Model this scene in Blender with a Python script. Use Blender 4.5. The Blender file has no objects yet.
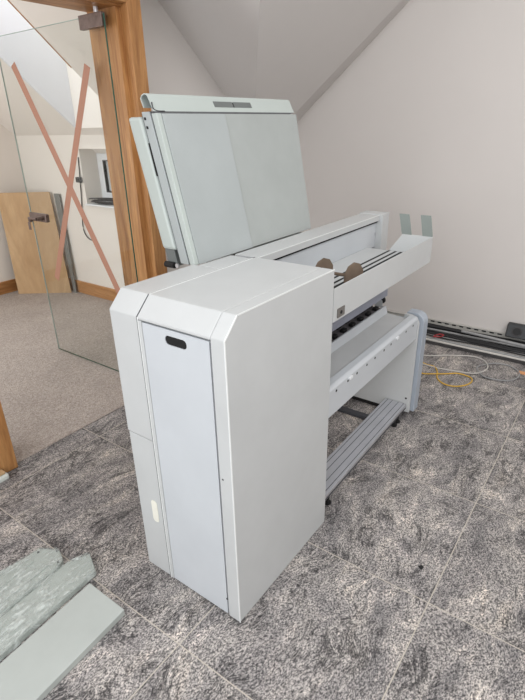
import bpy, bmesh, math, random
from mathutils import Vector, Matrix, noise

random.seed(7)
SC = bpy.context.scene
COL = SC.collection

# ------------------------------------------------------------------ materials
def new_mat(name):
    m = bpy.data.materials.new(name)
    m.use_nodes = True
    nt = m.node_tree
    for n in list(nt.nodes):
        nt.nodes.remove(n)
    out = nt.nodes.new('ShaderNodeOutputMaterial')
    b = nt.nodes.new('ShaderNodeBsdfPrincipled')
    nt.links.new(b.outputs[0], out.inputs[0])
    return m, nt, b, out

def srgb(r, g, b):
    f = lambda c: (c / 255 / 12.92) if c / 255 <= 0.04045 else ((c / 255 + 0.055) / 1.055) ** 2.4
    return (f(r), f(g), f(b), 1)

def N(nt, t, **kw):
    n = nt.nodes.new(t)
    for k, v in kw.items():
        setattr(n, k, v)
    return n

def ramp(nt, fac, stops, interp='LINEAR'):
    r = N(nt, 'ShaderNodeValToRGB')
    r.color_ramp.interpolation = interp
    els = r.color_ramp.elements
    while len(els) < len(stops):
        els.new(0.5)
    for e, (p, c) in zip(els, stops):
        e.position = p
        e.color = c
    nt.links.new(fac, r.inputs[0])
    return r.outputs[0]

def math_n(nt, op, a, b=None, c=None):
    n = N(nt, 'ShaderNodeMath', operation=op)
    for i, v in enumerate((a, b, c)):
        if v is None:
            continue
        if isinstance(v, (int, float)):
            n.inputs[i].default_value = v
        else:
            nt.links.new(v, n.inputs[i])
    return n.outputs[0]

def mix(nt, fac, a, b, blend='MIX'):
    n = N(nt, 'ShaderNodeMix', data_type='RGBA', blend_type=blend)
    for s, v in ((n.inputs[0], fac), (n.inputs[6], a), (n.inputs[7], b)):
        if isinstance(v, (int, float, tuple)):
            s.default_value = v
        else:
            nt.links.new(v, s)
    return n.outputs[2]

def coords(nt, scale=(1, 1, 1), rot=(0, 0, 0)):
    tc = N(nt, 'ShaderNodeTexCoord')
    mp = N(nt, 'ShaderNodeMapping')
    mp.inputs['Scale'].default_value = scale
    mp.inputs['Rotation'].default_value = rot
    nt.links.new(tc.outputs['Object'], mp.inputs[0])
    return mp.outputs[0]

def noise_n(nt, vec, scale, detail=3, rough=.5, dist=0):
    n = N(nt, 'ShaderNodeTexNoise')
    n.inputs['Scale'].default_value = scale
    n.inputs['Detail'].default_value = detail
    n.inputs['Roughness'].default_value = rough
    n.inputs['Distortion'].default_value = dist
    nt.links.new(vec, n.inputs['Vector'])
    return n

def bump(nt, b, height, strength=.2, dist=.01):
    n = N(nt, 'ShaderNodeBump')
    n.inputs['Strength'].default_value = strength
    n.inputs['Distance'].default_value = dist
    nt.links.new(height, n.inputs['Height'])
    nt.links.new(n.outputs[0], b.inputs['Normal'])

def plain(name, col, rough=.5, metal=0, var=.06, scale=6, bmp=0, bscale=300, spec=.5):
    """painted / moulded surface with slight blotchy wear"""
    m, nt, b, out = new_mat(name)
    v = coords(nt)
    n = noise_n(nt, v, scale, 4, .6)
    c1 = tuple(min(1, c * (1 + var)) for c in col[:3]) + (1,)
    c0 = tuple(c * (1 - var) for c in col[:3]) + (1,)
    nt.links.new(ramp(nt, n.outputs[0], [(.3, c0), (.7, c1)]), b.inputs['Base Color'])
    b.inputs['Roughness'].default_value = rough
    b.inputs['Metallic'].default_value = metal
    b.inputs['Specular IOR Level'].default_value = spec
    if bmp:
        n2 = noise_n(nt, v, bscale, 2)
        bump(nt, b, n2.outputs[0], bmp, .002)
    return m

M = {}
M['shell'] = plain('painted_light_grey_steel', srgb(191, 193, 193), .40, 0, .03, 7, .08, 500, .35)
M['shell_b'] = plain('painted_cool_grey_steel', srgb(193, 197, 201), .40, 0, .03, 5, .05, 500, .35)
M['lidgrey'] = plain('painted_green_grey_panel', srgb(167, 173, 173), .42, 0, .05, 4, .05, 400, .4)
M['lidgrey_b'] = plain('painted_green_grey_panel_angle_tone', srgb(164, 169, 167), .45, 0, .06, 4, .05, 400, .4)  # same lid paint, with the panel's angle to the light put into the colour
M['lidedge'] = plain('green_white_edge', srgb(180, 188, 184), .42, 0, .03, 5)
M['plate'] = plain('grey_plate', srgb(178, 179, 179), .5, 0, .05, 6)
M['dark'] = plain('dark_interior', srgb(62, 62, 64), .7, 0, .1, 8)
M['black'] = plain('black_rubber', srgb(18, 18, 19), .6, 0, .1, 20)
M['slot'] = plain('black_slot', srgb(10, 10, 11), .8, 0, .1, 20)
M['seam'] = plain('seam_shadow_gap_lining', srgb(92, 93, 95), .8, 0, .1, 20)
M['alu'] = plain('aluminium_extrusion', srgb(172, 174, 180), .42, .15, .06, 12)
M['alud'] = plain('aluminium_groove', srgb(72, 73, 78), .6, .2, .06, 12)
M['tab'] = plain('green_grey_tab', srgb(136, 143, 139), .6, 0, .05, 8)
M['undertray'] = plain('lavender_grey_steel', srgb(152, 156, 170), .45, 0, .03, 6)
M['shelf'] = plain('dusty_grey_feed_shelf', srgb(112, 108, 110), .8, 0, .2, 30)
M['glint'] = plain('white_edge_highlight', srgb(226, 228, 227), .4, 0, .02, 8)  # white that paints in the light caught by folded sheet edges
M['panelend'] = plain('blue_grey_end_panel', srgb(164, 172, 182), .42, 0, .03, 6)
M['glassfree'] = plain('pale_glass_edge', srgb(190, 205, 198), .2, 0, .1, 20)
M['recess'] = plain('grey_handle_plastic', srgb(104, 108, 107), .6, 0, .05, 8)
M['catch'] = plain('dull_metal_catch', srgb(120, 116, 112), .5, .3, .1, 20)
M['core'] = plain('grey_brown_cardboard', srgb(112, 96, 82), .85, 0, .12, 40, .2, 200)
M['cream'] = plain('cream_scuff', srgb(230, 228, 216), .7, 0, .04, 30)
M['wallp'] = plain('matt_wall_paint', srgb(215, 210, 206), .95, 0, .012, 2.2, .05, 120, .15)
M['ceilp'] = plain('matt_ceiling_paint', srgb(214, 210, 207), .95, 0, .015, 2.2, .05, 120, .15)
M['room2'] = plain('matt_white_wall_paint', srgb(232, 226, 218), .95, 0, .015, 2, .04, 120, .15)
M['bulk'] = plain('matt_cool_white_paint', srgb(226, 228, 232), .95, 0, .015, 2, .04, 120, .15)
M['pvc'] = plain('white_window_pvc', srgb(230, 232, 234), .35, 0, .02, 6)
M['tape'] = plain('brown_masking_tape', srgb(164, 118, 97), .7, 0, .05, 14)
M['bronze'] = plain('dull_steel_fitting', srgb(112, 96, 90), .38, .6, .2, 40)
M['blackcable'] = plain('black_cable', srgb(30, 30, 32), .5, 0, .1, 30)
M['greycable'] = plain('grey_cable', srgb(150, 150, 150), .5, 0, .1, 30)
M['whitecable'] = plain('white_cable', srgb(196, 192, 186), .5, 0, .06, 30)
M['yellowcable'] = plain('yellow_cable', srgb(206, 164, 62), .5, 0, .06, 30)
M['redcable'] = plain('red_cable', srgb(150, 40, 46), .5, 0, .06, 30)
M['orange'] = plain('orange_strap', srgb(214, 152, 104), .7, 0, .06, 30)
M['traymetal'] = plain('galvanised_tray', srgb(196, 194, 188), .6, .1, .12, 20)
M['traydark'] = plain('dusty_dark_tray_base', srgb(66, 64, 64), .8, .1, .3, 30)
M['socket'] = plain('black_socket_plastic', srgb(46, 48, 50), .45, 0, .1, 20)
M['greyboard'] = plain('grey_board', srgb(120, 120, 116), .8, 0, .1, 5)
M['plank'] = plain('painted_pale_green_grey', srgb(173, 178, 174), .45, 0, .04, 6, .04, 200)
M['pvcwhite'] = plain('white_plastic_offcut', srgb(206, 210, 204), .6, 0, .05, 20)
M['screw'] = plain('bright_metal', srgb(205, 205, 208), .35, .8, .05, 20)

def wood(name, dark, light, scale, rough=.5, grain=1.0):
    m, nt, b, out = new_mat(name)
    v = coords(nt, scale)
    n = noise_n(nt, v, 1.6, 5, .6, 1.2)
    w = noise_n(nt, v, 9, 4, .65, .4)
    c = ramp(nt, n.outputs[0], [(.3, dark), (.52, tuple((a + d) / 2 for a, d in zip(dark, light))), (.72, light)])
    f = ramp(nt, w.outputs[0], [(.35, (1 - .22 * grain,) * 3 + (1,)), (.65, (1, 1, 1, 1))])
    nt.links.new(mix(nt, 1.0, c, f, 'MULTIPLY'), b.inputs['Base Color'])
    b.inputs['Roughness'].default_value = rough
    bump(nt, b, w.outputs[0], .1, .003)
    return m
M['oak'] = wood('oak_upright_grain', srgb(150, 98, 52), srgb(202, 150, 95), (14, 14, 1.1))
M['oak_x'] = wood('oak_cross_grain', srgb(150, 98, 52), srgb(202, 150, 95), (1.1, 14, 14))
M['oak_y'] = wood('oak_skirting_grain', srgb(168, 112, 60), srgb(204, 152, 98), (14, 1.1, 14))
M['ply'] = wood('plywood_face', srgb(178, 144, 104), srgb(204, 172, 132), (3, 3, 1.0), .7, .35)

def glass_mat():
    m, nt, b, out = new_mat('clear_door_glass')
    nt.nodes.remove(b)
    tr = N(nt, 'ShaderNodeBsdfTransparent'); tr.inputs[0].default_value = (.955, .965, .96, 1)
    gl = N(nt, 'ShaderNodeBsdfGlossy'); gl.inputs['Roughness'].default_value = .02
    lw = N(nt, 'ShaderNodeLayerWeight'); lw.inputs[0].default_value = .5
    p = math_n(nt, 'ADD', math_n(nt, 'MULTIPLY', math_n(nt, 'POWER', lw.outputs['Facing'], 5.0), .5), .025)
    mx = N(nt, 'ShaderNodeMixShader')
    nt.links.new(p, mx.inputs[0]); nt.links.new(tr.outputs[0], mx.inputs[1]); nt.links.new(gl.outputs[0], mx.inputs[2])
    nt.links.new(mx.outputs[0], out.inputs[0])
    return m
M['glass'] = glass_mat()
M['glassedge'] = plain('green_glass_edge', srgb(44, 82, 66), .2, 0, .1, 20)

def film_mat():
    m, nt, b, out = new_mat('crumpled_clear_film')
    v = coords(nt)
    n = noise_n(nt, coords(nt, (1, 2.6, 1), (0, 0, -.07)), 16, 5, .6, 1.0)
    b.inputs['Base Color'].default_value = (.62, .66, .63, 1)
    b.inputs['Roughness'].default_value = .16
    b.inputs['Specular IOR Level'].default_value = .8
    bump(nt, b, n.outputs[0], .8, .012)
    tr = N(nt, 'ShaderNodeBsdfTransparent'); tr.inputs[0].default_value = (.95, .96, .95, 1)
    mx = N(nt, 'ShaderNodeMixShader')
    f = ramp(nt, n.outputs[0], [(.44, (.12,) * 3 + (1,)), (.66, (.75,) * 3 + (1,))])
    nt.links.new(f, mx.inputs[0]); nt.links.new(tr.outputs[0], mx.inputs[1]); nt.links.new(b.outputs[0], mx.inputs[2])
    nt.links.new(mx.outputs[0], out.inputs[0])
    return m
M['film'] = film_mat()

TX, TY, TS, TSY = -.167, -.472, .5895, .5835     # tile grid

def floor_mat():
    m, nt, b, out = new_mat('grey_veined_granite_tiles')
    L = nt.links.new
    tc = N(nt, 'ShaderNodeTexCoord')
    sep = N(nt, 'ShaderNodeSeparateXYZ'); L(tc.outputs['Object'], sep.inputs[0])
    gx = math_n(nt, 'DIVIDE', math_n(nt, 'SUBTRACT', sep.outputs[0], TX), TS)
    gy = math_n(nt, 'DIVIDE', math_n(nt, 'SUBTRACT', sep.outputs[1], TY), TSY)
    dx = math_n(nt, 'MULTIPLY', math_n(nt, 'ABSOLUTE', math_n(nt, 'SUBTRACT', gx, math_n(nt, 'ROUND', gx))), TS)
    dy = math_n(nt, 'MULTIPLY', math_n(nt, 'ABSOLUTE', math_n(nt, 'SUBTRACT', gy, math_n(nt, 'ROUND', gy))), TSY)
    row = math_n(nt, 'ABSOLUTE', math_n(nt, 'SUBTRACT', math_n(nt, 'ROUND', gy), 2.0))
    dy = math_n(nt, 'ADD', dy, math_n(nt, 'LESS_THAN', row, .5))          # one joint is filled flush
    grout = math_n(nt, 'LESS_THAN', math_n(nt, 'MINIMUM', dx, dy), .0017)
    cell = N(nt, 'ShaderNodeCombineXYZ')
    L(math_n(nt, 'FLOOR', gx), cell.inputs[0]); L(math_n(nt, 'FLOOR', gy), cell.inputs[1])
    wn = N(nt, 'ShaderNodeTexWhiteNoise', noise_dimensions='3D'); L(cell.outputs[0], wn.inputs[0])
    off = N(nt, 'ShaderNodeVectorMath', operation='SCALE'); L(wn.outputs['Color'], off.inputs[0]); off.inputs['Scale'].default_value = 9
    add = N(nt, 'ShaderNodeVectorMath', operation='ADD'); L(tc.outputs['Object'], add.inputs[0]); L(off.outputs[0], add.inputs[1])
    # flowing bands
    w = noise_n(nt, add.outputs[0], 2.6, 2, .5)
    ws = N(nt, 'ShaderNodeVectorMath', operation='SCALE'); L(w.outputs['Color'], ws.inputs[0]); ws.inputs['Scale'].default_value = .34
    wp = N(nt, 'ShaderNodeVectorMath', operation='ADD'); L(add.outputs[0], wp.inputs[0]); L(ws.outputs[0], wp.inputs[1])
    mp = N(nt, 'ShaderNodeMapping'); L(wp.outputs[0], mp.inputs[0])
    mp.inputs['Rotation'].default_value = (0, 0, .9); mp.inputs['Scale'].default_value = (1, 3.0, 1)
    big = noise_n(nt, mp.outputs[0], 3.4, 5, .62, .3)
    mid = noise_n(nt, mp.outputs[0], 12, 5, .62, .5)
    # crystal speckle, only gently bent
    ws2 = N(nt, 'ShaderNodeVectorMath', operation='SCALE'); L(w.outputs['Color'], ws2.inputs[0]); ws2.inputs['Scale'].default_value = .12
    wp2 = N(nt, 'ShaderNodeVectorMath', operation='ADD'); L(add.outputs[0], wp2.inputs[0]); L(ws2.outputs[0], wp2.inputs[1])
    mp2 = N(nt, 'ShaderNodeMapping'); L(wp2.outputs[0], mp2.inputs[0])
    mp2.inputs['Rotation'].default_value = (0, 0, .9); mp2.inputs['Scale'].default_value = (1, 1.5, 1)
    fine = noise_n(nt, mp2.outputs[0], 135, 3, .75)
    fin2 = noise_n(nt, mp2.outputs[0], 260, 2, .6)
    wisp = noise_n(nt, mp.outputs[0], 26, 6, .72, 1.2)
    base = ramp(nt, big.outputs[0], [(.28, srgb(138, 135, 135)), (.45, srgb(170, 165, 163)), (.58, srgb(192, 186, 181)), (.72, srgb(214, 204, 194))])
    sp = ramp(nt, fine.outputs[0], [(.38, (.10, .10, .11, 1)), (.455, (.36, .36, .37, 1)), (.53, (.88, .88, .88, 1)), (.64, (1.35, 1.33, 1.3, 1))])
    c = mix(nt, .95, base, sp, 'MULTIPLY')
    sp2 = ramp(nt, fin2.outputs[0], [(.36, (.55, .55, .56, 1)), (.52, (1, 1, 1, 1)), (.7, (1.15, 1.14, 1.13, 1))])
    c = mix(nt, .9, c, sp2, 'MULTIPLY')
    vein = ramp(nt, mid.outputs[0], [(.30, (.38, .38, .39, 1)), (.41, (.95, .95, .95, 1)), (.60, (1, 1, 1, 1)), (.70, (1.45, 1.42, 1.4, 1))])
    c = mix(nt, 1.0, c, vein, 'MULTIPLY')
    wv = ramp(nt, wisp.outputs[0], [(.27, (.22, .22, .23, 1)), (.36, (.8, .8, .8, 1)), (.45, (1, 1, 1, 1)), (.64, (1, 1, 1, 1)), (.74, (1.4, 1.37, 1.33, 1))])
    c = mix(nt, .9, c, wv, 'MULTIPLY')
    # thin dark wisps and pale streaks that follow the flow
    rd = noise_n(nt, mp.outputs[0], 7.5, 6, .68, .9)
    rdd = math_n(nt, 'ABSOLUTE', math_n(nt, 'SUBTRACT', rd.outputs[0], .5))
    gate = noise_n(nt, add.outputs[0], 7, 2, .5)
    dk = ramp(nt, rdd, [(.0, (1, 1, 1, 1)), (.05, (0, 0, 0, 1))])
    gk = ramp(nt, gate.outputs[0], [(.50, (0, 0, 0, 1)), (.56, (1, 1, 1, 1))])
    c = mix(nt, math_n(nt, 'MULTIPLY', math_n(nt, 'MULTIPLY', dk, gk), 1.0), c, (.22, .22, .23, 1), 'MULTIPLY')
    rp = noise_n(nt, mp.outputs[0], 3.1, 4, .6, .7)
    rpp = math_n(nt, 'ABSOLUTE', math_n(nt, 'SUBTRACT', rp.outputs[0], .52))
    pk = ramp(nt, rpp, [(.0, (1, 1, 1, 1)), (.055, (0, 0, 0, 1))])
    gp = ramp(nt, gate.outputs[0], [(.38, (1, 1, 1, 1)), (.50, (0, 0, 0, 1))])
    c = mix(nt, math_n(nt, 'MULTIPLY', math_n(nt, 'MULTIPLY', pk, gp), .8), c, (1.75, 1.70, 1.63, 1), 'MULTIPLY')
    # per-tile tone
    tone = math_n(nt, 'ADD', math_n(nt, 'MULTIPLY', wn.outputs['Value'], .16), .92)
    tc2 = N(nt, 'ShaderNodeCombineXYZ')
    for i in range(3): L(tone, tc2.inputs[i])
    c = mix(nt, 1.0, c, tc2.outputs[0], 'MULTIPLY')
    c = mix(nt, grout, c, srgb(186, 178, 166))
    L(c, b.inputs['Base Color'])
    r = ramp(nt, fine.outputs[0], [(.3, (.42,) * 3 + (1,)), (.7, (.6,) * 3 + (1,))])
    L(r, b.inputs['Roughness'])
    b.inputs['Specular IOR Level'].default_value = .35
    hgt = math_n(nt, 'SUBTRACT', math_n(nt, 'MULTIPLY', fine.outputs[0], .25), math_n(nt, 'MULTIPLY', grout, .5))
    bump(nt, b, hgt, .25, .004)
    return m
M['floor'] = floor_mat()

def carpet_mat():
    m, nt, b, out = new_mat('grey_beige_loop_carpet')
    v = coords(nt)
    f = noise_n(nt, v, 150, 3, .7)
    g = noise_n(nt, v, 45, 3, .6)
    h = noise_n(nt, v, 4, 3, .5)
    c = ramp(nt, f.outputs[0], [(.3, srgb(140, 130, 123)), (.55, srgb(184, 174, 166)), (.75, srgb(210, 201, 193))])
    c2 = ramp(nt, g.outputs[0], [(.3, (.86,) * 3 + (1,)), (.65, (1.05,) * 3 + (1,))])
    c = mix(nt, 1.0, c, c2, 'MULTIPLY')
    c3 = ramp(nt, h.outputs[0], [(.3, (.93,) * 3 + (1,)), (.7, (1.04,) * 3 + (1,))])
    nt.links.new(mix(nt, 1.0, c, c3, 'MULTIPLY'), b.inputs['Base Color'])
    b.inputs['Roughness'].default_value = 1
    b.inputs['Specular IOR Level'].default_value = .05
    bump(nt, b, f.outputs[0], .8, .008)
    return m
M['carpet'] = carpet_mat()

# ------------------------------------------------------------------ mesh helpers
class MB:
    def __init__(self):
        self.bm = bmesh.new()
    def _bevel(self, geom_faces, w, seg=2):
        es = list({e for f in geom_faces for e in f.edges})
        bmesh.ops.bevel(self.bm, geom=es, offset=w, segments=seg, affect='EDGES', profile=.5, clamp_overlap=True)
    def box(self, x0, x1, y0, y1, z0, z1, bev=0):
        v = [self.bm.verts.new((x, y, z)) for x in (x0, x1) for y in (y0, y1) for z in (z0, z1)]
        q = [(0, 1, 3, 2), (4, 6, 7, 5), (0, 4, 5, 1), (2, 3, 7, 6), (0, 2, 6, 4), (1, 5, 7, 3)]
        fs = [self.bm.faces.new([v[i] for i in f]) for f in q]
        if bev: self._bevel(fs, bev)
        return self
    def prism(self, prof, axis, a0, a1, bev=0, seg=2):
        """prof: 2-D polygon; axis 0: (y,z) along x; 1: (x,z) along y; 2: (x,y) along z"""
        def P(p, a):
            return [(a, p[0], p[1]), (p[0], a, p[1]), (p[0], p[1], a)][axis]
        A = [self.bm.verts.new(P(p, a0)) for p in prof]
        B = [self.bm.verts.new(P(p, a1)) for p in prof]
        n = len(prof); fs = []
        fs.append(self.bm.faces.new(A)); fs.append(self.bm.faces.new(B[::-1]))
        for i in range(n):
            j = (i + 1) % n
            fs.append(self.bm.faces.new((A[j], A[i], B[i], B[j])))
        bmesh.ops.recalc_face_normals(self.bm, faces=fs)
        if bev: self._bevel(fs, bev, seg)
        return self
    def hexa(self, pts):
        """8 corner points: bottom 4 then top 4, same winding"""
        v = [self.bm.verts.new(p) for p in pts]
        q = [(3, 2, 1, 0), (4, 5, 6, 7), (0, 1, 5, 4), (1, 2, 6, 5), (2, 3, 7, 6), (3, 0, 4, 7)]
        fs = [self.bm.faces.new([v[i] for i in f]) for f in q]
        bmesh.ops.recalc_face_normals(self.bm, faces=fs)
        return fs
    def slab(self, quad, nrm, t):
        """flat polygon given thickness t along nrm"""
        n = Vector(nrm).normalized() * t
        A = [self.bm.verts.new(p) for p in quad]
        B = [self.bm.verts.new(Vector(p) + n) for p in quad]
        k = len(quad); fs = [self.bm.faces.new(A), self.bm.faces.new(B[::-1])]
        for i in range(k):
            j = (i + 1) % k
            fs.append(self.bm.faces.new((A[j], A[i], B[i], B[j])))
        bmesh.ops.recalc_face_normals(self.bm, faces=fs)
        return self
    def cyl(self, p0, p1, r, n=20, r1=None, bev=0):
        p0, p1 = Vector(p0), Vector(p1); d = p1 - p0
        mat = Matrix.Translation((p0 + p1) / 2) @ d.to_track_quat('Z', 'Y').to_matrix().to_4x4()
        g = bmesh.ops.create_cone(self.bm, cap_ends=True, segments=n, radius1=r, radius2=r if r1 is None else r1, depth=d.length, matrix=mat)
        if bev:
            fs = {f for v in g['verts'] for f in v.link_faces}
            es = [e for f in fs if len(f.verts) > 4 for e in f.edges]
            bmesh.ops.bevel(self.bm, geom=list(set(es)), offset=bev, segments=2, affect='EDGES', clamp_overlap=True)
        return self
    def tube(self, pts, r, n=8, smooth_div=4, closed=False):
        P = [Vector(p) for p in pts]
        # Catmull-Rom
        Q = []
        m = len(P)
        for i in range(m if closed else m - 1):
            a = P[(i - 1) % m] if (closed or i > 0) else P[0]
            b_, c = P[i], P[(i + 1) % m]
            d = P[(i + 2) % m] if (closed or i + 2 < m) else P[-1]
            for k in range(smooth_div):
                t = k / smooth_div
                Q.append(.5 * ((2 * b_) + (c - a) * t + (2 * a - 5 * b_ + 4 * c - d) * t * t + (3 * b_ - a - 3 * c + d) * t ** 3))
        if not closed: Q.append(P[-1])
        rings = []
        for i, q in enumerate(Q):
            if closed: t = Q[(i + 1) % len(Q)] - Q[i - 1]
            else: t = Q[min(i + 1, len(Q) - 1)] - Q[max(i - 1, 0)]
            t.normalize()
            u = t.cross(Vector((0, 0, 1)))
            if u.length < 1e-3: u = t.cross(Vector((1, 0, 0)))
            u.normalize(); w = u.cross(t)
            rings.append([self.bm.verts.new(q + (u * math.cos(a) + w * math.sin(a)) * r) for a in [2 * math.pi * k / n for k in range(n)]])
        for i in range(len(rings) if closed else len(rings) - 1):
            A, B = rings[i], rings[(i + 1) % len(rings)]
            for k in range(n):
                f = self.bm.faces.new((A[k], A[(k + 1) % n], B[(k + 1) % n], B[k])); f.smooth = True
        if not closed:
            self.bm.faces.new(rings[0][::-1]); self.bm.faces.new(rings[-1])
        return self
    def build(self, name, mat, parent=None, label=None):
        bmesh.ops.recalc_face_normals(self.bm, faces=self.bm.faces[:])
        if parent is not None:
            bmesh.ops.translate(self.bm, verts=self.bm.verts[:], vec=-abs_loc(parent))
        me = bpy.data.meshes.new(name)
        self.bm.to_mesh(me); self.bm.free()
        me.materials.append(M[mat])
        o = bpy.data.objects.new(name, me); COL.objects.link(o)
        if parent is not None: o.parent = parent
        if label: o['label'] = label
        return o

def abs_loc(o):
    v = Vector(o.location)
    while o.parent is not None:
        o = o.parent; v += Vector(o.location)
    return v

def thing(name, label, cat, loc=(0, 0, 0), group=None):
    o = bpy.data.objects.new(name, None); COL.objects.link(o)
    o.location = loc; o.empty_display_size = .05
    o['label'] = label; o['category'] = cat
    if group: o['group'] = group
    return o

def tag(o, label, cat, group=None):
    o['label'] = label; o['category'] = cat
    if group: o['group'] = group
    return o

def struct(o):
    o['kind'] = 'structure'; return o

def rounded(cx, cz, hw, hh, r, n=6):
    pts = []
    for sx, sz, a0 in ((1, 1, 0), (-1, 1, 90), (-1, -1, 180), (1, -1, 270)):
        for k in range(n + 1):
            a = math.radians(a0 + 90 * k / n)
            pts.append((cx + sx * (hw - r) + r * math.cos(a), cz + sz * (hh - r) + r * math.sin(a)))
    return pts

# ------------------------------------------------------------------ room shell
RW = 2.92            # right wall
DW = 1.42            # edge of the tiled floor at the doorway
KW = 1.68            # front face of the wall around the door
sl = lambda y: 2.21 - .82 * (y - .785)      # main sloping ceiling, height at depth y
struct(MB().box(-2.6, RW + .1, -3.2, DW, -.08, 0).build('floor', 'floor'))
struct(MB().box(-2.6, 2.05, DW, 4.4, -.08, .004).build('floor_carpet', 'carpet'))
yr = -1.1
struct(MB().slab([(RW, -3.2, -.05), (RW, 1.9, -.05), (RW, 1.9, sl(1.9)), (RW, yr, sl(yr)), (RW, -3.2, sl(yr) - .82 * (yr + 3.2))], (1, 0, 0), .1).build('wall_right', 'wallp'))
# main slope, cut along the valley where the doorway wing's roof meets it
VA, VB = Vector((2.375, KW, 1.401)), Vector((1.544, .994, 2.039))
vdir = (VB - VA) / (VB.y - VA.y)
val = lambda y: tuple(VA + vdir * (y - KW))
struct(MB().slab([val(1.86), (RW + .05, 1.86, sl(1.86)), (RW + .05, yr, sl(yr)), val(yr)], (0, .82, 1), .08).build('ceiling', 'ceilp'))
WL = lambda x: 1.401 - .845 * (x - 2.375)          # raking top of the doorway wall
nD = (Vector((1.5, KW, WL(1.5))) - VA).cross(VB - VA)
if nD.z < 0: nD = -nD
struct(MB().slab([tuple(VA), val(-.2), (.55, KW, WL(.55))], nD, .06).build('ceiling', 'ceilp'))
struct(MB().prism([(1.17, 0), (RW, 0), (RW, 1.40), (2.375, 1.401), (1.17, WL(1.17))], 1, KW, KW + .06).build('wall_back', 'wallp'))
struct(MB().box(1.10, 1.17, 1.665, KW + .003, 0, 2.45).build('wall_back', 'wallp'))
struct(MB().prism([(-2.6, 2.10), (1.17, 2.10), (1.17, WL(1.17)), (.55, WL(.55)), (-2.6, WL(.55))], 1, 1.402, 1.62).build('wall_back', 'wallp'))
struct(MB().box(-2.6, -.10, 1.46, 1.62, 0, 2.10).build('wall_back', 'wallp'))

struct(MB().box(-2.6, RW + .1, -3.3, -3.2, -.05, 2.7).build('wall_light_block', 'wallp'))  # unseen wall behind the camera, added to block light from that side

struct(MB().box(1.046, 1.17, 1.441, 1.668, 2.0605, 2.11).build('wall_back', 'wallp'))
struct(MB().box(1.106, 1.131, 1.463, 1.667, .004, 2.062).build('wall_back', 'wallp'))
# door lining and architrave, oak
door = struct(MB().box(1.02, 1.105, 1.455, 1.668, .004, 2.06).build('door_1', 'oak'))
struct(MB().prism([(1.045, 1.40), (1.132, 1.40), (1.132, 1.462), (1.052, 1.462)], 2, .002, 2.10, .004).build('door_frame', 'oak', door))
struct(MB().box(-.095, .03, 1.43, 1.668, .004, 2.06, .003).build('door_frame', 'oak', door))
struct(MB().box(-.15, 0.034, 1.385, 1.43, .002, 2.10, .004).build('door_frame', 'oak', door))
struct(MB().box(-.094, 1.0195, 1.475, 1.667, 2.0, 2.0595).build('door_frame', 'oak_x', door))
struct(MB().box(-.094, 1.0515, 1.4405, 1.4745, 2.0, 2.075, .003).build('door_frame', 'oak_x', door))
struct(MB().box(-.094, 1.0445, 1.4005, 1.4395, 2.01, 2.0995, .003).build('door_frame', 'oak_x', door))

# the carpeted room beyond
R2X, R2Y, EAVE = 1.925, 4.15, 1.435
wy0, wy1, wz0, wz1 = 2.45, 3.20, .865, 1.328        # window opening
w = MB()
w.box(R2X, R2X + .3, KW + .06, wy0, 0, EAVE); w.box(R2X, R2X + .3, wy1, R2Y + .1, 0, EAVE)
w.box(R2X, R2X + .3, wy0, wy1, 0, wz0); w.box(R2X, R2X + .3, wy0, wy1, wz1, EAVE)
struct(w.build('wall_right', 'room2'))
sz = lambda x: EAVE + .89 * (R2X - x)
struct(MB().prism([(-1.6, 0), (R2X + .02, 0), (R2X + .02, EAVE), (-.2, sz(-.2)), (-1.6, sz(-.2))], 1, R2Y, R2Y + .1).build('wall_back', 'room2'))
nS = Vector((.89, 0, 1)).normalized()
DY0, DY1, DX = 2.475, 3.115, 1.862                    # dormer over the window
def slope_strip(y0, y1, x0, x1):
    return MB().slab([(x1, y0, sz(x1)), (x1, y1, sz(x1)), (x0, y1, sz(x0)), (x0, y0, sz(x0))], nS, .05)
struct(slope_strip(KW + .08, DY0, -.2, R2X + .3).build('ceiling', 'room2'))
struct(slope_strip(DY1, R2Y + .05, -.2, R2X + .3).build('ceiling', 'room2'))
struct(slope_strip(DY0, DY1, DX, R2X + .3).build('ceiling', 'room2'))
struct(MB().prism([(-.2, sz(-.2) - .003), (DX + .03, sz(DX + .03) - .003), (DX + .03, 3.4), (-.2, 3.4)], 1, DY1 - .02, DY1 - .0005).build('wall_dormer', 'bulk'))
struct(MB().box(DX, DX + .05, DY0 - .05, DY1 + .05, sz(DX) - .005, 3.4).build('wall_dormer', 'room2'))
struct(MB().slab([(1.46, DY0 - .006, sz(1.46) - .002), (1.46, DY0 + .006, sz(1.46) - .002), (.5, DY0 + .006, sz(.5) - .002), (.5, DY0 - .006, sz(.5) - .002)], nS, .03).build('shaded_edge_1', 'oak'))  # thin dark strip draws the shaded edge of the dormer opening
# skirting
struct(MB().box(R2X - .018, R2X, KW + .1, R2Y, .004, .125, .004).build('baseboard_right', 'oak_y'))
struct(MB().box(-1.2, R2X - .018, R2Y - .018, R2Y, .004, .125, .004).build('baseboard_back', 'oak_x'))

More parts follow.
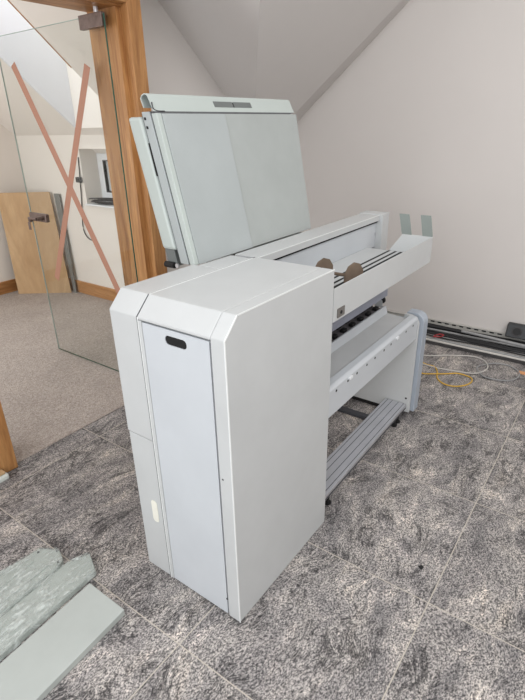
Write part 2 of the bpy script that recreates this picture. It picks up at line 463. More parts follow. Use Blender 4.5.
# window in the deep reveal
wx = R2X + .17
wf = MB()
for a in ((wy0, wy1, wz0, wz0 + .06), (wy0, wy1, wz1 - .06, wz1), (wy0, wy0 + .06, wz0 + .06, wz1 - .06), (wy1 - .06, wy1, wz0 + .06, wz1 - .06)):
    wf.box(wx, wx + .06, *a)
win = struct(wf.build('window_1', 'pvc'))
sf = MB()
c0, c1, e0, e1 = wy0 + .06, wy1 - .045, wz0 + .045, wz1 - .045
for a in ((c0, c1, e0, e0 + .06), (c0, c1, e1 - .06, e1), (c0, c0 + .06, e0 + .06, e1 - .06), (c1 - .06, c1, e0 + .06, e1 - .06)):
    sf.box(wx - .018, wx + .04, *a, .004)
struct(sf.build('window_sash', 'pvc', win))
struct(MB().box(wx + .012, wx + .02, c0 + .06, c1 - .06, e0 + .06, e1 - .06).build('window_pane', 'glass', win))
gk = MB()
for a in ((c0 + .052, c1 - .052, e0 + .052, e0 + .060), (c0 + .052, c1 - .052, e1 - .060, e1 - .052), (c0 + .052, c0 + .060, e0 + .06, e1 - .06), (c1 - .060, c1 - .052, e0 + .06, e1 - .06)):
    gk.box(wx - .0195, wx + .01, *a)
struct(gk.build('window_gasket', 'dark', win))
struct(MB().box(R2X - .025, wx, wy0, wy1, wz0, wz0 + .012, .003).build('window_sill', 'pvc', win))

# ------------------------------------------------------------------ glass door, standing open at right angles
GX, G0, G1, GB, GT = .967, 1.478, 2.458, .012, 1.968
gd = thing('glass_door', 'frameless clear glass door standing open in the oak doorway', 'door', (GX, G0, 0))
MB().box(GX - .004, GX + .004, G0 + .0015, G1 - .0015, GB + .0015, GT - .0015).build('glass_panel', 'glass', gd)
MB().box(GX - .004, GX + .004, G0, G0 + .0015, GB, GT).build('glass_edge', 'glassedge', gd, 'dark green hinge side edge of the glass')
MB().box(GX - .004, GX + .004, G1 - .0015, G1, GB, GT).build('glass_edge', 'glassfree', gd, 'pale free edge of the glass')
MB().box(GX - .004, GX + .004, G0 + .0015, G1 - .0015, GB, GB + .0015).build('glass_edge', 'glassedge', gd, 'dark bottom edge of the glass')
MB().box(GX - .004, GX + .004, G0 + .0015, G1 - .0015, GT - .0015, GT).build('glass_edge', 'glassfree', gd, 'pale top edge of the glass')
h = MB(); h.box(GX - .014, GX + .014, 1.484, 1.655, 1.916, 1.976, .003)
pv = h.build('pivot_fitting', 'bronze', gd, 'dull steel patch fitting at the top corner')
MB().cyl((GX, 1.53, 1.976), (GX, 1.53, 1.9995), .012).build('pivot_pin', 'screw', pv)
k = MB(); k.box(GX - .014, GX + .014, 2.275, 2.465, .938, .990, .006)
lk = k.build('lock_case', 'bronze', gd, 'dull steel lock clamped to the free edge')
MB().cyl((GX - .016, 2.31, .965), (GX - .055, 2.31, .965), .014).build('lever_spindle', 'bronze', lk)
MB().tube([(GX - .055, 2.31, .965), (GX - .058, 2.34, .966), (GX - .057, 2.395, .964)], .010).build('lever_handle', 'bronze', lk)
MB().cyl((GX - .016, 2.43, .945), (GX - .04, 2.43, .94), .010).build('key_cylinder', 'bronze', lk)
MB().box(GX - .044, GX - .040, 2.418, 2.444, .885, .935, .001).build('key', 'bronze', lk)

def tape_strip(a, b, w, off):
    a, b = Vector(a), Vector(b)                      # (y, z) centres
    d = (b - a).normalized(); n = Vector((-d.y, d.x)) * w / 2
    q = [a + n, b + n, b - n, a - n]
    x = GX - .004 - off
    return MB().slab([(x, p.x, p.y) for p in q], (-1, 0, 0), .0006)
tag(tape_strip((2.318, 1.822), (1.64, .55), .048, .0009).build('tape_strip', 'tape'), 'brown tape strip on the glass door running down from upper left to lower right', 'tape', 'crossed tape strips on the glass door')
tag(tape_strip((1.648, 1.767), (2.30, .565), .048, .0002).build('tape_strip', 'tape'), 'brown tape strip on the glass door running down from upper right to lower left', 'tape', 'crossed tape strips on the glass door')

# ------------------------------------------------------------------ things in the carpeted room
p0, p1 = Vector((1.55, 4.02, .004)), Vector((1.86, 3.60, .004))     # foot of the plywood across the corner
q0, q1 = Vector((1.60, 4.10, .955)), Vector((1.885, 3.70, .955))
dn = (p1 - p0).cross(q0 - p0).normalized()
if dn.y < 0: dn = -dn
dn2 = dn
tag(MB().slab([p0, p1, q1, q0], dn, .016).build('plywood_board', 'ply'), 'bare plywood board leaning across the corner of the carpeted room', 'board')
# grey board tucked against the wall beside it
tag(MB().slab([(1.878, 3.585, .004), (1.878, 3.54, .004), (1.905, 3.575, .94), (1.905, 3.66, .94)], (1, 0, 0), .008).build('grey_board', 'greyboard'), 'narrow grey board against the wall, peeking out behind the plywood', 'board')

ct = MB()
rnd = random.Random(3)
for kx in range(5):
    pts = []
    cy, r = 2.98 + .02 * kx, .07 + .012 * kx
    for t in range(13):
        a = t / 13 * 2 * math.pi
        pts.append((R2X + .055 + .05 * math.cos(a) + rnd.uniform(-.008, .008), cy + r * 1.5 * math.sin(a) + rnd.uniform(-.01, .01), wz0 + .022 + .012 * kx * (.6 + .4 * math.sin(a + kx))))
    ct.tube(pts, .006, 6, 3, True)
tag(ct.build('coiled_cable', 'blackcable'), 'tangled coil of black cable lying on the window sill', 'cable')
hc = thing('hanging_cord', 'thin black cord with an inline adapter hanging beside the window', 'cord', (R2X - .01, 3.24, .9))
MB().tube([(R2X - .006, 3.215, 1.26), (R2X - .010, 3.235, 1.08), (R2X - .010, 3.262, .9), (R2X - .012, 3.30, .70), (R2X - .012, 3.29, .61), (R2X - .012, 3.24, .565), (R2X - .012, 3.18, .555), (R2X - .012, 3.15, .57)], .0045).build('flex', 'blackcable', hc)
MB().box(R2X - .035, R2X - .008, 3.205, 3.265, 1.055, 1.10, .005).build('adapter', 'socket', hc)

# ------------------------------------------------------------------ wide format printer
H, HB, BV, U, VS, V = 1.05, .9985, .0523, .5546, .3195, .438
pr = thing('wide_format_printer', 'pale grey wide format printer standing on the tiles with its lid raised', 'printer', (.75, .22, 0))

# --- end cabinet facing the camera
pent = [(0, 0.0015), (0, HB), (BV, H), (U, H), (U, .0015)]
MB().prism(pent, 1, 0, .048, .0035).build('side_panel', 'shell', pr)
MB().prism([(0, .990), (0, HB), (BV, H), (U, H), (U, H - .02), (.06, H - .02), (.014, .990)], 1, .0485, .3175, .003).build('top_panel', 'shell', pr)
dr = MB()
# door leaf with the slot cut through it
y0, y1, z0, z1 = .053, .300, .006, .985
slot = rounded(.173, .954, .040, .0135, .0125, 5)
bm = dr.bm
def ring(pts, x): return [bm.verts.new((x, a, b)) for a, b in pts]
outer = []
n_s = len(slot)
# outer rectangle sampled to the same number of points, by direction from the slot
for (a, b) in slot:
    da, db = a - .173, b - .954
    ang = math.atan2(db / .0135, da / .040)
    ca, sa = math.cos(ang), math.sin(ang)
    s_ = 1 / max(abs(ca), abs(sa))
    ua, ub = ca * s_, sa * s_
    outer.append(((y1 + y0) / 2 + ua * (y1 - y0) / 2, (z0 + z1) / 2 + ub * (z1 - z0) / 2))
cor = [(y1, z1), (y0, z1), (y0, z0), (y1, z0)]
for c in cor:                                         # snap nearest samples to the corners
    j = min(range(n_s), key=lambda i: (outer[i][0] - c[0]) ** 2 / .06 + (outer[i][1] - c[1]) ** 2)
    outer[j] = c
fo, fi = ring(outer, .0015), ring(slot, .0015)
bo, bi = ring(outer, .016), ring(slot, .016)
for i in range(n_s):
    j = (i + 1) % n_s
    for q in ((fo[i], fo[j], fi[j], fi[i]), (bo[j], bo[i], bi[i], bi[j]), (fo[j], fo[i], bo[i], bo[j]), (fi[i], fi[j], bi[j], bi[i])):
        try: bm.faces.new(q)
        except ValueError: pass
door_o = dr.build('door', 'shell_b', pr)
MB().prism(rounded(.173, .954, .0395, .013, .012, 5), 0, .0035, .0150).build('handle_slot', 'slot', door_o, 'black hand hole')
MB().prism([(.0185, .010), (.0185, .985), (.062, 1.028), (U - .002, 1.028), (U - .002, .010)], 1, .0485, .3172).build('cabinet_core', 'dark', pr)
MB().box(.001, .018, .303, .3165, .0015, .988, .002).build('door_post', 'shell', pr)
MB().box(BV, U, -.0006, .0028, H - .0025, H + .0006).build('edge_highlight', 'glint', pr, 'painted highlight along the top of the side panel')  # these thin strips stand in for highlights on the folds and seams
MB().box(BV, .535, .3135, .3172, H - .002, H + .0006).build('edge_highlight', 'glint', pr, 'painted highlight along the top seam')
MB().box(.535, 1.598, .3055, .309, 1.0465, 1.0491).build('edge_highlight', 'glint', pr, 'painted highlight along the long cover')
MB().box(-.0006, .0026, -.0006, .0026, .0015, HB - .001).build('edge_highlight', 'glint', pr, 'painted highlight down the front corner')
MB().prism([(-.0006, HB), (BV, H + .0006), (BV + .003, H - .002), (.003, HB - .002)], 1, -.0006, .0026).build('edge_highlight', 'glint', pr, 'painted highlight down the sloping corner')
MB().box(-.0006, .001, .3135, .3165, .0015, HB - .001).build('edge_highlight', 'glint', pr, 'painted highlight beside the door')
MB().prism(pent, 1, .3178, .3198).build('seam_gap', 'seam', pr)
# left-hand module, split by a level seam
UL = .362
lm = [(0.001, .582), (0.001, HB), (BV, H), (UL, H), (UL, .582)]
MB().prism(lm, 1, .3205, V, .003).build('upper_cover', 'shell', pr)
MB().box(.003, UL, .322, V - .002, .0015, .5785, .003).build('lower_cover', 'shell', pr)
MB().prism(rounded(.358, .282, .014, .046, .012, 5), 0, .0015, .0028).build('scuff_patch', 'cream', pr, 'cream coloured patch on the lower cover')
for (yy, zz) in ((.035, .565), (.052, .075)):
    MB().cyl((-.0004, yy, zz), (.001, yy, zz), .003, 10).build('screw_hole', 'black', pr)

# --- body behind the cabinet and its long top cover
MB().prism([(.3205, 1.05), (.414, 1.05), (.414, .60), (.330, .60), (.330, 1.005), (.3205, 1.018)], 0, UL + .0015, .5335, .003).build('top_cover', 'shell', pr)
MB().prism([(.306, 1.0485), (.412, 1.0485), (.412, 1.03), (.322, 1.03), (.322, 1.021), (.306, 1.021)], 0, .5566, 1.598, .0015).build('top_cover', 'shell', pr)
MB().box(.5565, 1.598, .316, .3218, 1.0115, 1.0205).build('shadow_gap', 'slot', pr)
MB().box(.5565, 1.598, .322, .332, .886, 1.0205, .001).build('back_panel', 'shell_b', pr)
MB().box(.5565, 1.56, .334, .411, .60, 1.029).build('rear_body', 'plate', pr)
MB().box(.5565, 1.10, .4115, .56, .60, 1.03).build('rear_body', 'plate', pr)
MB().prism([(.290, .862), (.290, 1.052), (.420, 1.052), (.420, .862)], 0, 1.599, 1.682, .002).build('end_cheek', 'shell', pr)
MB().cyl((1.592, .3215, .955), (1.592, .3195, .955), .006, 12).build('screw', 'screw', pr)
lt = MB(); lt.hexa([(.60, .265, .9003), (.66, .265, .9003), (.66, .317, .9003), (.60, .317, .9003), (.60, .300, .945), (.64, .300, .945), (.64, .317, .945), (.60, .317, .945)])
lt.build('side_guide', 'shell', pr)

# --- output tray
tr = MB().prism([(0, .865), (0, .984), (.0035, .984), (.0035, .8655)], 0, .5565, 1.518, .0006).build('tray_front', 'shell', pr)
for a, b in ((.004, .131), (.144, .160), (.172, .194), (.206, .3215)):
    MB().box(.5565, 1.500, a, b, .890, .9000, .0012).build('tray_slat', 'shell', pr)
MB().box(.5565, 1.500, .004, .3215, .8705, .8996).build('tray_base', 'slot', pr)
te = MB(); te.slab([(1.503, .0085, .8995), (1.503, .205, .8995), (1.532, .152, .981), (1.532, .0085, .981)], (1, 0, -.34), .006)
te.build('tray_end', 'shell', pr)
for a, tilt in ((.018, .004), (.120, -.004)):
    t = MB(); t.slab([(1.531, a - .012, .980), (1.531, a + .037, .980), (1.535 + tilt, a + .058, 1.075), (1.535 + tilt, a + .009, 1.075)], (1, 0, 0), .003)
    t.build('end_tab', 'tab', pr, 'upright green grey tab at the end of the tray')
ca = MB().prism(rounded(.608, .8905, .026, .0165, .003, 2), 1, -.003, -.0003).build('metal_catch', 'catch', pr, 'small square metal catch')
MB().cyl((.608, -.0042, .890), (.608, -.003, .890), .0065, 12).build('catch_hole', 'black', ca)

# --- feed gap under the tray
MB().prism([(.190, .668), (.205, .660), (.333, .660), (.333, .8695), (.10, .8695), (.10, .862), (.205, .80), (.190, .78)], 0, .5565, 1.500, .002).build('under_tray_plate', 'undertray', pr)
MB().box(.5565, 1.488, .2055, .332, .590, .6005).build('feed_shelf', 'shelf', pr)
for i in range(9):
    x = .72 + i * .088
    MB().box(x, x + .035, .214, .236, .6008, .616, .003).build('feed_roller', 'black', pr)
    MB().box(x + .02, x + .055, .256, .29, .6008, .62, .003).build('feed_roller', 'black', pr)
eb = MB(); eb.slab([(1.487, .205, .604), (1.487, .25, .604), (1.487, .25, .655), (1.487, .212, .640)], (1, 0, 0), .004); eb.build('end_bracket', 'shell', pr)
MB().cyl((1.492, .216, .640), (1.504, .216, .640), .018, 16).build('roller_end', 'black', pr)

# --- front beam
MB().prism([(.182, .575), (.192, .613), (.2005, .613), (.2005, .565), (.182, .565)], 0, .5565, 1.500, .0015).build('feed_lip', 'shell_b', pr)
MB().prism([(.074, .566), (.181, .575), (.181, .565), (.074, .556)], 0, .5565, 1.500).build('guide_plate', 'plate', pr)
MB().prism([(.018, .468), (.018, .578), (.023, .586), (.031, .590), (.060, .590), (.073, .576), (.073, .552), (.066, .552), (.066, .570), (.058, .582), (.032, .582), (.025, .576), (.025, .468)], 0, .5565, 1.496, .0012).build('front_beam', 'shell_b', pr)
for x in (.64, .734, .813, .905, .985, 1.08, 1.157, 1.338, 1.43):
    MB().cyl((x, .0172, .5625), (x, .0185, .5625), .0055, 10).build('beam_hole', 'black', pr)
for x in (.752, 1.225):
    MB().prism(rounded(x, .570, .014, .006, .005, 3), 1, .012, .0178).build('white_clip', 'pvc', pr)

# --- far end panel
def qround(y0, y1, z0, z1, r):
    pts = [(y1, z0), (y1, z1 - .055), (.105, z1 - .055), (.088, z1)]
    for k in range(9):
        a = math.radians(90 + 90 * k / 8)
        pts.append((y0 + r + r * math.cos(a), z1 - r + r * math.sin(a)))
    pts.append((y0, z0))
    return pts
MB().prism(qround(.012, .44, .032, .590, .05), 0, 1.4975, 1.512, .002).build('end_panel', 'shell', pr)
MB().prism(qround(.022, .44, .036, .580, .045), 0, 1.5125, 1.528).build('panel_channel', 'plate', pr)
MB().prism(qround(-.004, .45, .028, .592, .05), 0, 1.5285, 1.592, .003).build('end_panel', 'panelend', pr)
for z in (.54, .115):
    MB().cyl((1.4965, .035, z), (1.4978, .035, z), .006, 10).build('panel_screw', 'dark', pr)
MB().box(1.34, 1.375, .16, .45, .004, .024, .002).build('cross_bar', 'alud', pr, 'dark bar across the floor under the machine')
MB().box(1.51, 1.585, .10, .44, .004, .026, .002).build('foot_bar', 'black', pr)

# --- ribbed rail near the floor
rl = MB()
prof = [(.030, .052), (.030, .078)]
yy = .030
for wdt in (.012, .030, .034, .026, .016):
    prof += [(yy + .0015, .084), (yy + wdt - .002, .084), (yy + wdt - .0005, .079)]
    yy += wdt
prof += [(yy, .052)]
rl.prism(prof, 0, .5565, 1.492)
rail = rl.build('foot_rail', 'alu', pr, 'ribbed aluminium rail near the floor')
yy = .030
for wdt in (.012, .030, .034, .026):
    yy += wdt
    MB().box(.557, 1.491, yy - .0025, yy + .0015, .0793, .0835).build('rail_groove', 'alud', rail)
MB().box(.557, 1.491, .0284, .0299, .056, .062).build('rail_groove', 'alud', rail)
MB().box(.557, 1.491, .0275, .0299, .066, .0775, .0008).build('rail_lip', 'screw', rail, 'bright front lip of the rail')
for x in (.655, 1.378, 1.422):
    f = MB(); f.cyl((x, .045, .0005), (x, .045, .012), .017, 18, bev=.003); f.cyl((x, .045, .012), (x, .045, .0518), .009, 14)
    f.build('levelling_foot', 'black', pr)

# --- raised lid, leaning back behind the long cover
LY = lambda z: .430 + (z - 1.045) * .2335             # front of the lid at height z
def lbox(x0, x1, z0, z1, d0, d1, bev=0, sx0=0, sx1=0):
    m = MB()
    fs = m.hexa([(x0, LY(z0) + d0, z0), (x1, LY(z0) + d0, z0), (x1, LY(z0) + d1, z0), (x0, LY(z0) + d1, z0),
                 (x0 + sx0, LY(z1) + d0, z1), (x1 + sx1, LY(z1) + d0, z1), (x1 + sx1, LY(z1) + d1, z1), (x0 + sx0, LY(z1) + d1, z1)])
    if bev: m._bevel(fs, bev)
    return m
ZB, ZT, XR, SX = 1.045, 1.516, 1.135, .040
lbox(.386, .690, ZB, ZT, .0, .0245, .0015, -.006, 0).build('lid_panel', 'lidgrey', pr)
lbox(.6915, XR, ZB, ZT, .004, .0245, .0015, 0, SX).build('lid_panel', 'lidgrey_b', pr, 'right half of the lid, slightly greener tone painted in for its angle to the light')
lbox(.364, .3845, ZB, ZT + .001, .001, .0245, .002, -.006, -.006).build('lid_edge_strip', 'lidedge', pr)
lbox(.367, XR - .004, ZB, ZT + .001, .0247, .0295, 0, -.006, SX).build('lid_gap', 'seam', pr)
lbox(.362, XR - .002, ZB, ZT + .006, .030, .066, .002, -.006, SX).build('lid_frame', 'lidgrey', pr)
lbox(.366, XR - .004, ZB, ZT, .0665, .0715, 0, -.006, SX).build('lid_gap', 'seam', pr)
lbox(.358, XR, 1.088, 1.508, .072, .136, .010, -.006, SX).build('lid_shell', 'lidedge', pr)
for a in (1.498, 1.472):
    lbox(.3550, .3566, a, a + .008, .052, .060, 0, 0, 0).build('hinge_hole', 'slot', pr)
lbox(.3570, .3590, 1.33, 1.43, .064, .0716).build('lid_slot', 'slot', pr)
lbox(.366, .40, 1.032, 1.096, .088, .134, .002).build('hinge_bracket', 'recess', pr, 'dark grey bracket at the foot of the lid')
MB().cyl((.362, .525, 1.034), (.362, .572, 1.034), .011, 16, bev=.002).build('hinge_knob', 'black', pr)
MB().cyl((.356, .511, 1.036), (.362, .511, 1.036), .008, 16).build('hinge_bolt', 'screw', pr)
# hooked flap along the top edge, thin bent sheet, section in (y, z)
fl = [(.548, 1.5225), (.571, 1.567), (.577, 1.573), (.587, 1.574), (.600, 1.569), (.606, 1.560), (.596, 1.533), (.593, 1.534), (.6025, 1.560), (.598, 1.566), (.587, 1.571), (.579, 1.570), (.574, 1.566), (.552, 1.5225)]
flap = MB().prism(fl, 0, .356, 1.163).build('lid_flap', 'lidedge', pr)
def fpt(x, s_, off):                                   # point on the flap's sloping face
    t = Vector((.023, .0445)); n = Vector((-t.y, t.x)).normalized()
    return (x, .548 + t.x * s_ + n.x * off, 1.5225 + t.y * s_ + n.y * off)
def fbox(x0, x1, a, b, off):
    m = MB(); m.hexa([fpt(x0, a, -.002), fpt(x1, a, -.002), fpt(x1, b, -.002), fpt(x0, b, -.002), fpt(x0, a, off), fpt(x1, a, off), fpt(x1, b, off), fpt(x0, b, off)])
    return m
for x0, x1 in ((.655, .761), (.766, .874)):
    fbox(x0, x1, .34, .76, .0008).build('handle_recess', 'recess', flap, 'dark grey finger recess')
fbox(.7612, .7658, .34, .70, .0012).build('recess_latch', 'slot', flap)
lbox(.361, XR - .01, ZT + .0002, ZT + .0065, .006, .028, 0, -.006, SX).build('flap_gap', 'seam', pr)
st = MB(); st.tube([(.357, .556, 1.548), (.357, .552, 1.530), (.372, .549, 1.523), (.40, .547, 1.5225)], .0022, 8, 3); st.build('stay_wire', 'dark', pr)

# ------------------------------------------------------------------ core holder lying in the tray
sp_ = thing('roll_core_holder', 'pair of grey brown discs on a spindle lying in the printer tray', 'roll holder', (.815, .12, .9006))
R = .054
for yy in (.058, .186):
    m = MB(); m.cyl((.815 - .0010, yy - .004, .9006 + R), (.815 + .0010, yy + .004, .9006 + R), R, 10, bev=.002); m.build('flange', 'core', sp_)
MB().cyl((.815, .062, .9006 + R), (.815, .182, .9006 + R), .0065, 14).build('spindle', 'core', sp_)

# ------------------------------------------------------------------ loose panels on the tiles, front left
def poly(pts, z0, z1, bev=0): return MB().prism(pts, 2, z0, z1, bev)
tag(poly([(-.196, .517), (-.196, .333), (-1.25, .262), (-1.25, .446)], .0005, .026, .002).build('loose_panel', 'plank'), 'bare pale green grey panel lying on the tiles, nearest of the loose panels', 'panel', 'loose cover panels on the tiles')

def wrapped(name_label, outline, z1, ridges, dots, seed):
    cx = sum(p[0] for p in outline) / len(outline); cy = sum(p[1] for p in outline) / len(outline)
    t = thing('wrapped_panel', name_label, 'panel', (cx, cy, 0), 'loose cover panels on the tiles')
    poly(outline, .0008, z1, .003).build('panel_body', 'plank', t)
    for a, b, w_ in ridges:
        a, b = Vector(a), Vector(b); d = (b - a).normalized(); n = Vector((-d.y, d.x)) * w_ / 2
        q = [a + n, b + n, b - n, a - n]
        poly([(p.x, p.y) for p in q], z1, z1 + .004, .001).build('ridge', 'plank', t)
    for x, y in dots:
        MB().cyl((x, y, z1 - .001), (x, y, z1 + .0015), .005, 10).build('rivet', 'dark', t)
    # crumpled film over the top
    m = MB(); bm_ = m.bm
    xs0, xs1 = min(p[0] for p in outline), max(p[0] for p in outline)
    n1, n2 = 110, 22
    grid = []
    def span(x):
        ys = []
        k = len(outline)
        for i in range(k):
            (ax, ay), (bx, by) = outline[i], outline[(i + 1) % k]
            if (ax - x) * (bx - x) <= 0 and abs(ax - bx) > 1e-6:
                ys.append(ay + (by - ay) * (x - ax) / (bx - ax))
        return min(ys), max(ys)
    for i in range(n1 + 1):
        x = xs0 + (xs1 - .002 - xs0) * i / n1
        lo, hi = span(x); row = []
        for j in range(n2 + 1):
            u = j / n2
            wob = .006 * noise.noise(Vector((x * 18, seed, j)))
            y = lo - .004 + (hi - lo + .008) * u + (wob if j in (0, n2) else 0)
            z = z1 + .0065 + .006 * abs(noise.noise(Vector((x * 22 + seed, y * 60, 1.3)))) + .004 * noise.noise(Vector((x * 70, y * 90, seed)))
            if j in (0, n2): z = max(.003, z1 - .016 + wob)
            row.append(bm_.verts.new((x, y, z)))
        grid.append(row)
    for i in range(n1):
        for j in range(n2):
            bm_.faces.new((grid[i][j], grid[i + 1][j], grid[i + 1][j + 1], grid[i][j + 1]))
    m.build('plastic_film', 'film', t, 'crumpled clear plastic film')
    return t
wrapped('film wrapped panel with a tapered end, lying between the bare panel and the riveted one', [(-.114, .628), (-.150, .545), (-1.25, .466), (-1.25, .585), (-.19, .662), (-.132, .636)], .026, [], [], 2.0)
wrapped('film wrapped ridged panel with rivets, farthest of the loose panels from the camera', [(-.168, .745), (-.186, .690), (-.215, .672), (-1.25, .598), (-1.25, .742), (-.36, .825), (-.21, .808)], .024,
        [((-.26, .775), (-1.22, .700), .02), ((-.235, .715), (-1.22, .645), .02)], [(-.222, .795), (-.176, .742), (-.205, .692)], 5.0)

# offcuts at the foot of the left door post
tag(MB().box(-.16, -.035, 1.335, 1.372, .0008, .03, .008).build('plastic_offcut', 'pvcwhite'), 'white plastic offcut on the tiles by the left door post', 'offcut')
tag(MB().box(-.15, -.045, 1.345, 1.380, .031, .044, .003).build('wooden_offcut', 'ply'), 'small wooden offcut lying on the white offcut by the door post', 'offcut')

# ------------------------------------------------------------------ cable tray along the right wall
ctY0, ctY1 = -1.7, 1.4
tr_ = thing('cable_tray', 'low perforated metal cable tray on the floor along the right wall', 'cable tray', (2.73, 0, 0))
MB().box(2.555, 2.905, ctY0, ctY1, .001, .004).build('tray_bottom', 'traydark', tr_)
MB().box(2.905, 2.912, ctY0, ctY1, .001, .052).build('back_flange', 'traymetal', tr_)
MB().box(2.548, 2.555, ctY0, ctY1, .001, .022).build('front_flange', 'traydark', tr_)
y = -1.2
while y < .55:
    MB().box(2.9035, 2.9052, y, y + .030, .036, .046).build('perforation', 'slot', tr_); y += .055
MB().box(2.895, 2.913, ctY0, ctY1, .0522, .056).build('rim', 'traymetal', tr_)

def wire(mat, x, z, r, label, amp=.012, y0=ctY0 + .02, y1=ctY1 - .02, seed=0, drift=0, grp='cables lying in the cable tray'):
    n = 16; pts = []
    for i in range(n + 1):
        yy = y0 + (y1 - y0) * i / n
        pts.append((x + drift * (i / n - .5) + amp * noise.noise(Vector((yy * 2.2, seed * 3.7, .2))), yy, z + .003 * noise.noise(Vector((yy * 3, seed, 5)))))
    return tag(MB().tube(pts, r, 8, 3).build('power_cable', mat), label, 'cable', grp)
wire('whitecable', 2.578, .017, .010, 'pale cable at the front edge of the cable tray', seed=1)
wire('greycable', 2.606, .018, .010, 'grey cable second from the front of the cable tray', seed=2)
wire('whitecable', 2.634, .018, .011, 'pale cable third from the front of the cable tray', seed=3)
wire('greycable', 2.664, .018, .010, 'grey cable just in front of the black cables', seed=4)
wire('blackcable', 2.712, .018, .012, 'front black cable in the cable tray', .02, seed=5)
wire('blackcable', 2.752, .018, .010, 'middle black cable in the cable tray', .02, seed=6)
wire('blackcable', 2.846, .018, .012, 'black cable nearest the wall in the cable tray', .02, seed=7)
wire('greycable', 2.80, .016, .009, 'grey cable between the black cables and the wall', .01, seed=8)
wire('blackcable', 2.885, .018, .009, 'thin black cable against the back flange of the cable tray', .006, seed=11)
wire('blackcable', 2.62, .038, .006, 'thin black cable lying loose on the pale cables', .018, -1.2, .5, seed=12)
wire('greycable', 2.70, .056, .011, 'loose grey cable lying over the black cables below the sockets', .01, -1.5, .10, seed=9, drift=.16)
tag(MB().tube([(2.60, .245, .042), (2.63, .235, .046), (2.66, .215, .046), (2.655, .19, .046), (2.62, .20, .044), (2.60, .225, .044)], .005, 6, 4, True).build('cable_tie', 'redcable'), 'small red loop of wire on the pale cables', 'wire')
for i, (x, y) in enumerate(((2.775, -.02), (2.785, -.06), (2.76, -.10))):
    tag(MB().cyl((x, y, .0445), (x + .006, y + .01, .0500), .006, 8).build('screw', 'screw'), 'small bright screw on the dark cables in the tray', 'screw', 'screws in the cable tray') if False else None
sk = thing('double_socket', 'black double socket block propped against the wall above the cable tray', 'socket', (2.89, -.36, .057))
MB().prism([(2.835, .0575), (2.912, .0575), (2.912, .150), (2.872, .150)], 1, -.56, -.185, .008).build('socket_body', 'socket', sk)
for yc in (-.255, -.345, -.435):
    c = Vector((2.8535, yc, .104)); nn = Vector((-.0925, 0, .037)).normalized()
    o1 = MB().cyl(c - nn * .004, c + nn * .003, .034, 24, bev=.001).build('socket_face', 'traydark', sk)
    MB().cyl(c + nn * .0031, c + nn * .0038, .026, 24).build('socket_well', 'black', o1)

def floor_cable(mat, pts, r, label, closed=False):
    return tag(MB().tube([(x, y, r + .0008 + (dz_ if len(p) > 2 else 0)) for p in pts for (x, y, dz_) in [(p + (0,))[:3]]], r, 8, 5, closed).build('floor_cable', mat), label, 'cable', 'cables on the floor by the tray')
floor_cable('yellowcable', [(2.30, .32), (2.20, .17), (2.19, .10), (2.13, .06), (2.04, .03), (1.99, -.02), (1.985, -.08), (2.03, -.135), (2.10, -.160), (2.16, -.14), (2.175, -.06), (2.13, 0.0), (2.07, .06, .0085), (2.05, .14), (2.10, .26)], .0042, 'yellow cable looped on the floor beyond the printer')
floor_cable('whitecable', [(2.30, .38), (2.33, .20), (2.40, .10), (2.46, 0.0), (2.49, -.08), (2.46, -.15), (2.38, -.19), (2.30, -.185), (2.23, -.14), (2.20, -.04), (2.18, .10), (2.20, .24)], .0042, 'pale cable in a wide loop on the floor in front of the tray')
floor_cable('greycable', [(2.26, -.17), (2.33, -.135), (2.40, -.165), (2.46, -.22), (2.47, -.30), (2.41, -.37), (2.32, -.38), (2.245, -.34), (2.215, -.26), (2.225, -.20)], .0042, 'grey cable coiled on the floor beyond the pale loop', True)
tag(MB().box(2.39, 2.43, -.47, -.37, .0008, .006, .002).build('orange_strap', 'orange'), 'short orange strap on the floor near the cable tray', 'strap')
tag(MB().prism([(.541, -.405), (.556, -.409), (.561, -.398), (.548, -.391)], 2, .0008, .005, .001).build('black_chip', 'black'), 'tiny black chip lying on the pale tile', 'debris')

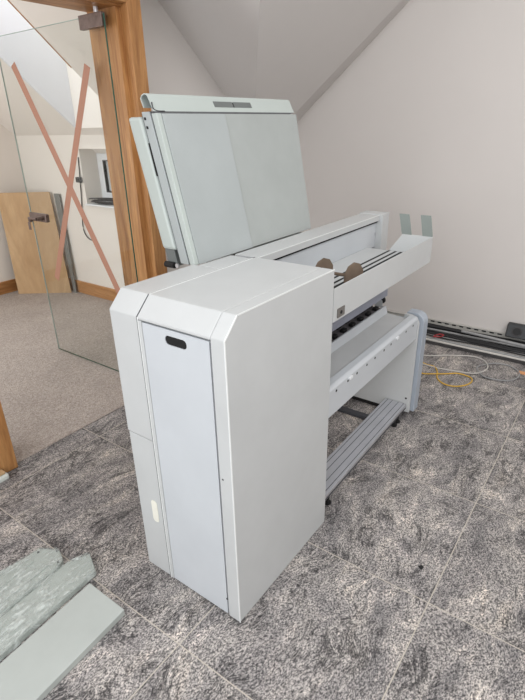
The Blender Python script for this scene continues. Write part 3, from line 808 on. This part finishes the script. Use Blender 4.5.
# ------------------------------------------------------------------ light
W = bpy.data.worlds.new('sky'); SC.world = W; W.use_nodes = True
nt = W.node_tree
bg = nt.nodes['Background']
bg.inputs[0].default_value = (.96, .975, 1.0, 1); bg.inputs[1].default_value = 1.15

def area(name, loc, target, sx, sy, power, col=(1, 1, 1)):
    l = bpy.data.lights.new(name, 'AREA'); l.shape = 'RECTANGLE'; l.size = sx; l.size_y = sy; l.energy = power; l.color = col
    o = bpy.data.objects.new(name, l); COL.objects.link(o); o.location = loc
    o.rotation_euler = (Vector(target) - Vector(loc)).to_track_quat('-Z', 'Y').to_euler()
    return o
area('skylight_window', (.3, -1.9, 3.2), (.7, -.2, 0), 1.6, 1.2, 40, (1, .98, .95))
area('side_window', (-2.5, -.5, 1.7), (0, .1, .7), 2.0, 1.5, 46, (.97, .985, 1))
area('dormer_skylight', (1.1, 2.8, 3.3), (.75, 2.85, 0), .9, .55, 20, (.95, .97, 1))
area('far_room_fill', (-1.1, 3.0, 1.3), (1.6, 3.2, 1.2), 1.3, 1.1, 25, (1, 1, 1))  # added fill light that brightens the carpeted room, no window built there

# ------------------------------------------------------------------ camera
def cam():
    f, yaw, pitch, roll, cx, cy, cz = 496.85344, .63600173, .42400253, -.02223831, -.83767306, -.73258109, 1.47436722
    sy, cy_ = math.sin(yaw), math.cos(yaw); cp, spi = math.cos(pitch), math.sin(pitch)
    fw = Vector((cy_ * cp, sy * cp, -spi)); r = Vector((sy, -cy_, 0)); u = r.cross(fw)
    c, s = math.cos(roll), math.sin(roll)
    r2, u2 = c * r + s * u, -s * r + c * u
    cd = bpy.data.cameras.new('camera'); o = bpy.data.objects.new('camera', cd); COL.objects.link(o)
    cd.sensor_fit = 'HORIZONTAL'; cd.sensor_width = 36; cd.lens = f / 525 * 36; cd.clip_start = .02
    m = Matrix.Identity(4)
    for i in range(3):
        m[i][0], m[i][1], m[i][2] = r2[i], u2[i], -fw[i]
    m.translation = (cx, cy, cz)
    o.matrix_world = m
    SC.camera = o
cam()
SC.view_settings.view_transform = 'Standard'
SC.view_settings.look = 'None'
SC.view_settings.gamma = 1
SC.view_settings.exposure = 0
